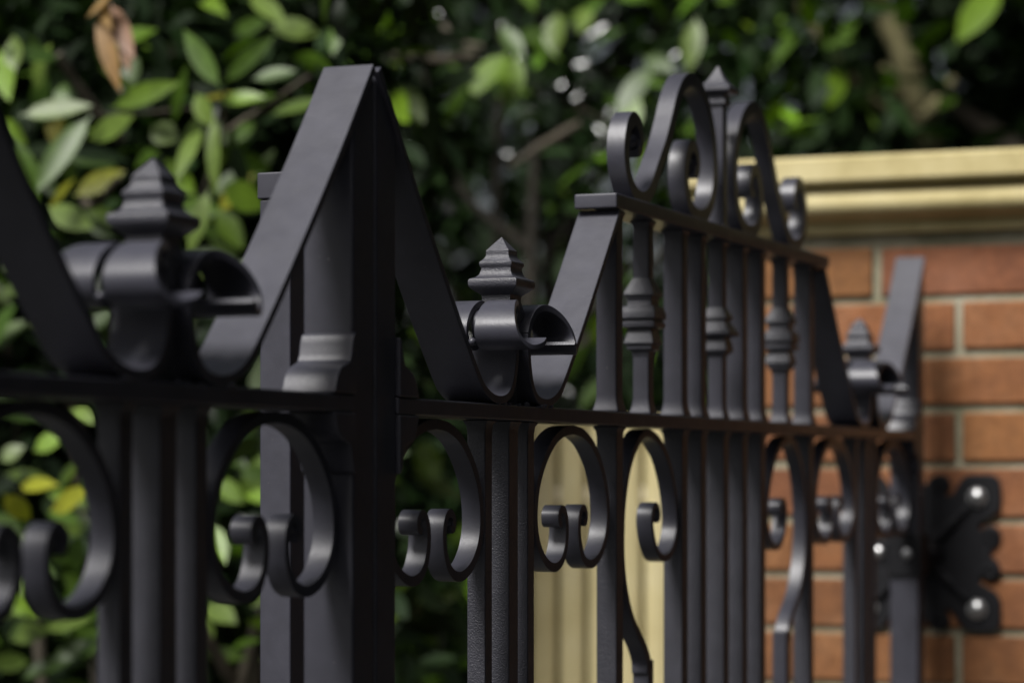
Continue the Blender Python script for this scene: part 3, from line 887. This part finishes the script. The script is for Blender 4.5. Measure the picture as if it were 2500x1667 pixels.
for tail, tip, w_, col in (((2055, 165), (2025, 255), 50, 'bright'), ((1950, 75), (1890, 135), 36, 'mid'), ((2090, 35), (2060, 80), 36, 'mid'), ((2440, -30), (2350, 60), 70, 'bright'), ((1870, 200), (1890, 145), 30, 'mid'), ((1865, 210), (1840, 190), 30, 'dark'), ((2190, 225), (2160, 180), 36, 'mid'), ((2330, 235), (2300, 260), 36, 'mid')):
    a = np.array(at(*tail, 5.6)); b = np.array(at(*tip, 5.5))
    P.append(a - MB_); A.append(b - a); Ln.append(np.linalg.norm(b - a) * 1.1); Wd.append(w_ / 6378 * 5.5 * 1.1)
    Nn.append(unit(view + np.array((-0.25, 0, 0.5)) + rng.normal(scale=0.25, size=3))); Ti.append(np.array(PALETTE[col]) * rng.uniform(0.5, 0.75))
leaf_mesh('leading_leaves', P, A, Nn, Ln, Wd, np.array(Ti), LEAF, mossy, True)
tree('evergreen_tree', 'dark evergreen tree in deep shade far behind the brick pier', 'tree', (3.0, 9.5, 0), 5.6,
     [((0, 0, 1.9), (1.7, 0.9, 1.9)), ((0, -1.0, 4.2), (2.0, 2.2, 1.2))], 300, 80, 0.30, 0.11, W2, trunk_r=0.14)
tree('evergreen_tree', 'dark evergreen tree filling the gap between laurel and middle bush', 'tree', (-1.9, 9.2, 0), 5.5,
     [((0, 0, 1.8), (1.7, 0.9, 1.8)), ((0, -1.0, 4.1), (2.0, 2.2, 1.2))], 300, 80, 0.30, 0.11, W2, trunk_r=0.14)

GLOSSY = leaf_mat('mirror_glossy_leaf', 0.07, 0.1, 1.0)
tree('glint_bush', 'added dark bush with small shiny leaves aimed to glint beside the middle finial', 'bush', (-0.02, 6.1, 0), 2.9,
     [((0.0, 0, 2.35), (0.45, 0.30, 0.55)), ((0.05, 0, 1.1), (0.5, 0.35, 1.0))], 38, 60, 0.15, 0.050, {'deep': 3, 'dark': 2}, bark=DARKBARK, trunk_r=0.025, limbs=4, leafmat=GLOSSY, bias=(-0.22, -0.75, 0.5))  # bush added for glints: leaf normals biased to mirror the sun

# far wood: one mass of foliage that closes the view
n = 70000
P = np.stack([rng.uniform(-8, 8, n), rng.uniform(11.8, 12.8, n), 7.0 * rng.uniform(0, 1, n)], 1)
P[:, 2] *= 0.86 + 0.14 * np.sin(P[:, 0] * 1.7)
thin = np.exp(-((P[:, 0] - 0.4) / 1.3) ** 2 - ((P[:, 2] - 2.7) / 0.8) ** 2)
P = P[rng.uniform(0, 1, n) > 0.52 * thin]; n = len(P)
A = unit(rng.normal(size=(n, 3)) + np.array((0, -0.2, -0.4))); Nn = unit(rng.normal(scale=0.7, size=(n, 3)) + np.array((0, -0.5, 0.8)))
ln = 0.19 * rng.uniform(0.7, 1.3, n)
wood = leaf_mesh('far_wood', P, A, Nn, ln, ln * 0.45, tints(n, W2), DULL, None)
tag(wood, 'dark far wood closing the view behind all the trees', 'wood', kind='stuff')

# unseen tall hedge added across the drive to darken the gate fronts
hedge = empty('shade_hedge', GATE_ORIGIN + N * 3.4, GATE_ROT)
tag(hedge, 'unseen tall dark hedge added across the driveway to shade the gate fronts', 'hedge')
bm = bmesh.new(); box(bm, -4.0, 16.0, -0.55, 0.55, 0.0, 5.4)
link('blocker_core', bm, CORE, hedge, 0.1)  # solid core added to block sky light
n = 30000
P = np.stack([rng.uniform(-4.1, 16.1, n), rng.choice((-1, 1), n) * rng.uniform(0.53, 0.68, n), rng.uniform(0.05, 5.45, n)], 1)
A = unit(rng.normal(size=(n, 3)) * 0.7 + np.stack([0 * P[:, 0], np.sign(P[:, 1]), 0 * P[:, 0]], 1)); Nn = unit(rng.normal(scale=0.5, size=(n, 3)) + np.array((0, 0, 1)))
ln = 0.11 * rng.uniform(0.7, 1.3, n)
leaf_mesh('foliage', P, A, Nn, ln, ln * 0.4, tints(n, {'deep': 1}) * 0.6, MATTE, hedge)

# ------------------------------------------------------------------ ground
def sheet(name, x0, x1, y0, y1, z, mat, step=4):
    bm = bmesh.new()
    v = [bm.verts.new(p) for p in ((x0, y0, z), (x1, y0, z), (x1, y1, z), (x0, y1, z))]
    bm.faces.new(v)
    o = link(name, bm, mat, None, 0, 2, 0)
    return tag(o, kind='structure')


sheet('ground', -400, 400, -400, 400, 0.0, SOIL)
dw = sheet('driveway', -3.2, 3.2, -0.0, 0, 0.0, DRIVE) if False else None
bm = bmesh.new()
dv = [GATE_ORIGIN + G * s - N * q for s, q in ((-1.9, -9), (1.9, -9), (1.9, 1.1), (-1.9, 1.1))]
bm.faces.new([bm.verts.new((p.x, p.y, 0.004)) for p in dv])
tag(link('driveway', bm, DRIVE, None, 0, 2, 0), kind='structure')

# ------------------------------------------------------------------ light
SUN_EL = 52; SUN_TURN = 15
Lh = (-G) * math.cos(R(SUN_TURN)) + (-N) * math.sin(R(SUN_TURN))
Ld = Vector((Lh.x * math.cos(R(SUN_EL)), Lh.y * math.cos(R(SUN_EL)), math.sin(R(SUN_EL))))
sun = bpy.data.lights.new('sun', 'SUN')
sun.energy = 4.0; sun.angle = R(22); sun.color = (1.0, 0.98, 0.955)
so = bpy.data.objects.new('sun', sun); COL.objects.link(so)
so.rotation_euler = (-Ld).to_track_quat('-Z', 'Y').to_euler()
so.location = (0, 0, 10)
w = bpy.data.worlds.new('World'); scene.world = w; w.use_nodes = True
nt = w.node_tree
bg = nt.nodes['Background']
sky = nt.nodes.new('ShaderNodeTexSky'); sky.sky_type = 'NISHITA'
sky.sun_disc = False; sky.sun_elevation = R(SUN_EL); sky.sun_rotation = math.atan2(Ld.x, Ld.y)
sky.air_density = 1.0; sky.dust_density = 5.0
hs = nt.nodes.new('ShaderNodeHueSaturation'); hs.inputs['Saturation'].default_value = 0.45
nt.links.new(sky.outputs['Color'], hs.inputs['Color']); nt.links.new(hs.outputs['Color'], bg.inputs['Color'])
bg.inputs['Strength'].default_value = 0.05

# ------------------------------------------------------------------ camera
cam = bpy.data.cameras.new('camera'); co = bpy.data.objects.new('camera', cam); COL.objects.link(co)
co.location = (0, 0, EYE); co.rotation_euler = (R(90), 0, 0)
cam.sensor_width = 36; cam.lens = 6378 / 2500 * 36
cam.shift_y = (1152 - 833.5) / 2500
cam.clip_start = 0.05; cam.clip_end = 1500
cam.dof.use_dof = True; cam.dof.focus_distance = 2.20; cam.dof.aperture_fstop = 4.5
cam.dof.aperture_blades = 0
scene.camera = co

scene.render.engine = 'CYCLES'
scene.cycles.use_denoising = True
scene.cycles.max_bounces = 8
scene.view_settings.view_transform = 'Standard'
scene.view_settings.look = 'None'
scene.view_settings.exposure = 0.5
scene.view_settings.gamma = 1
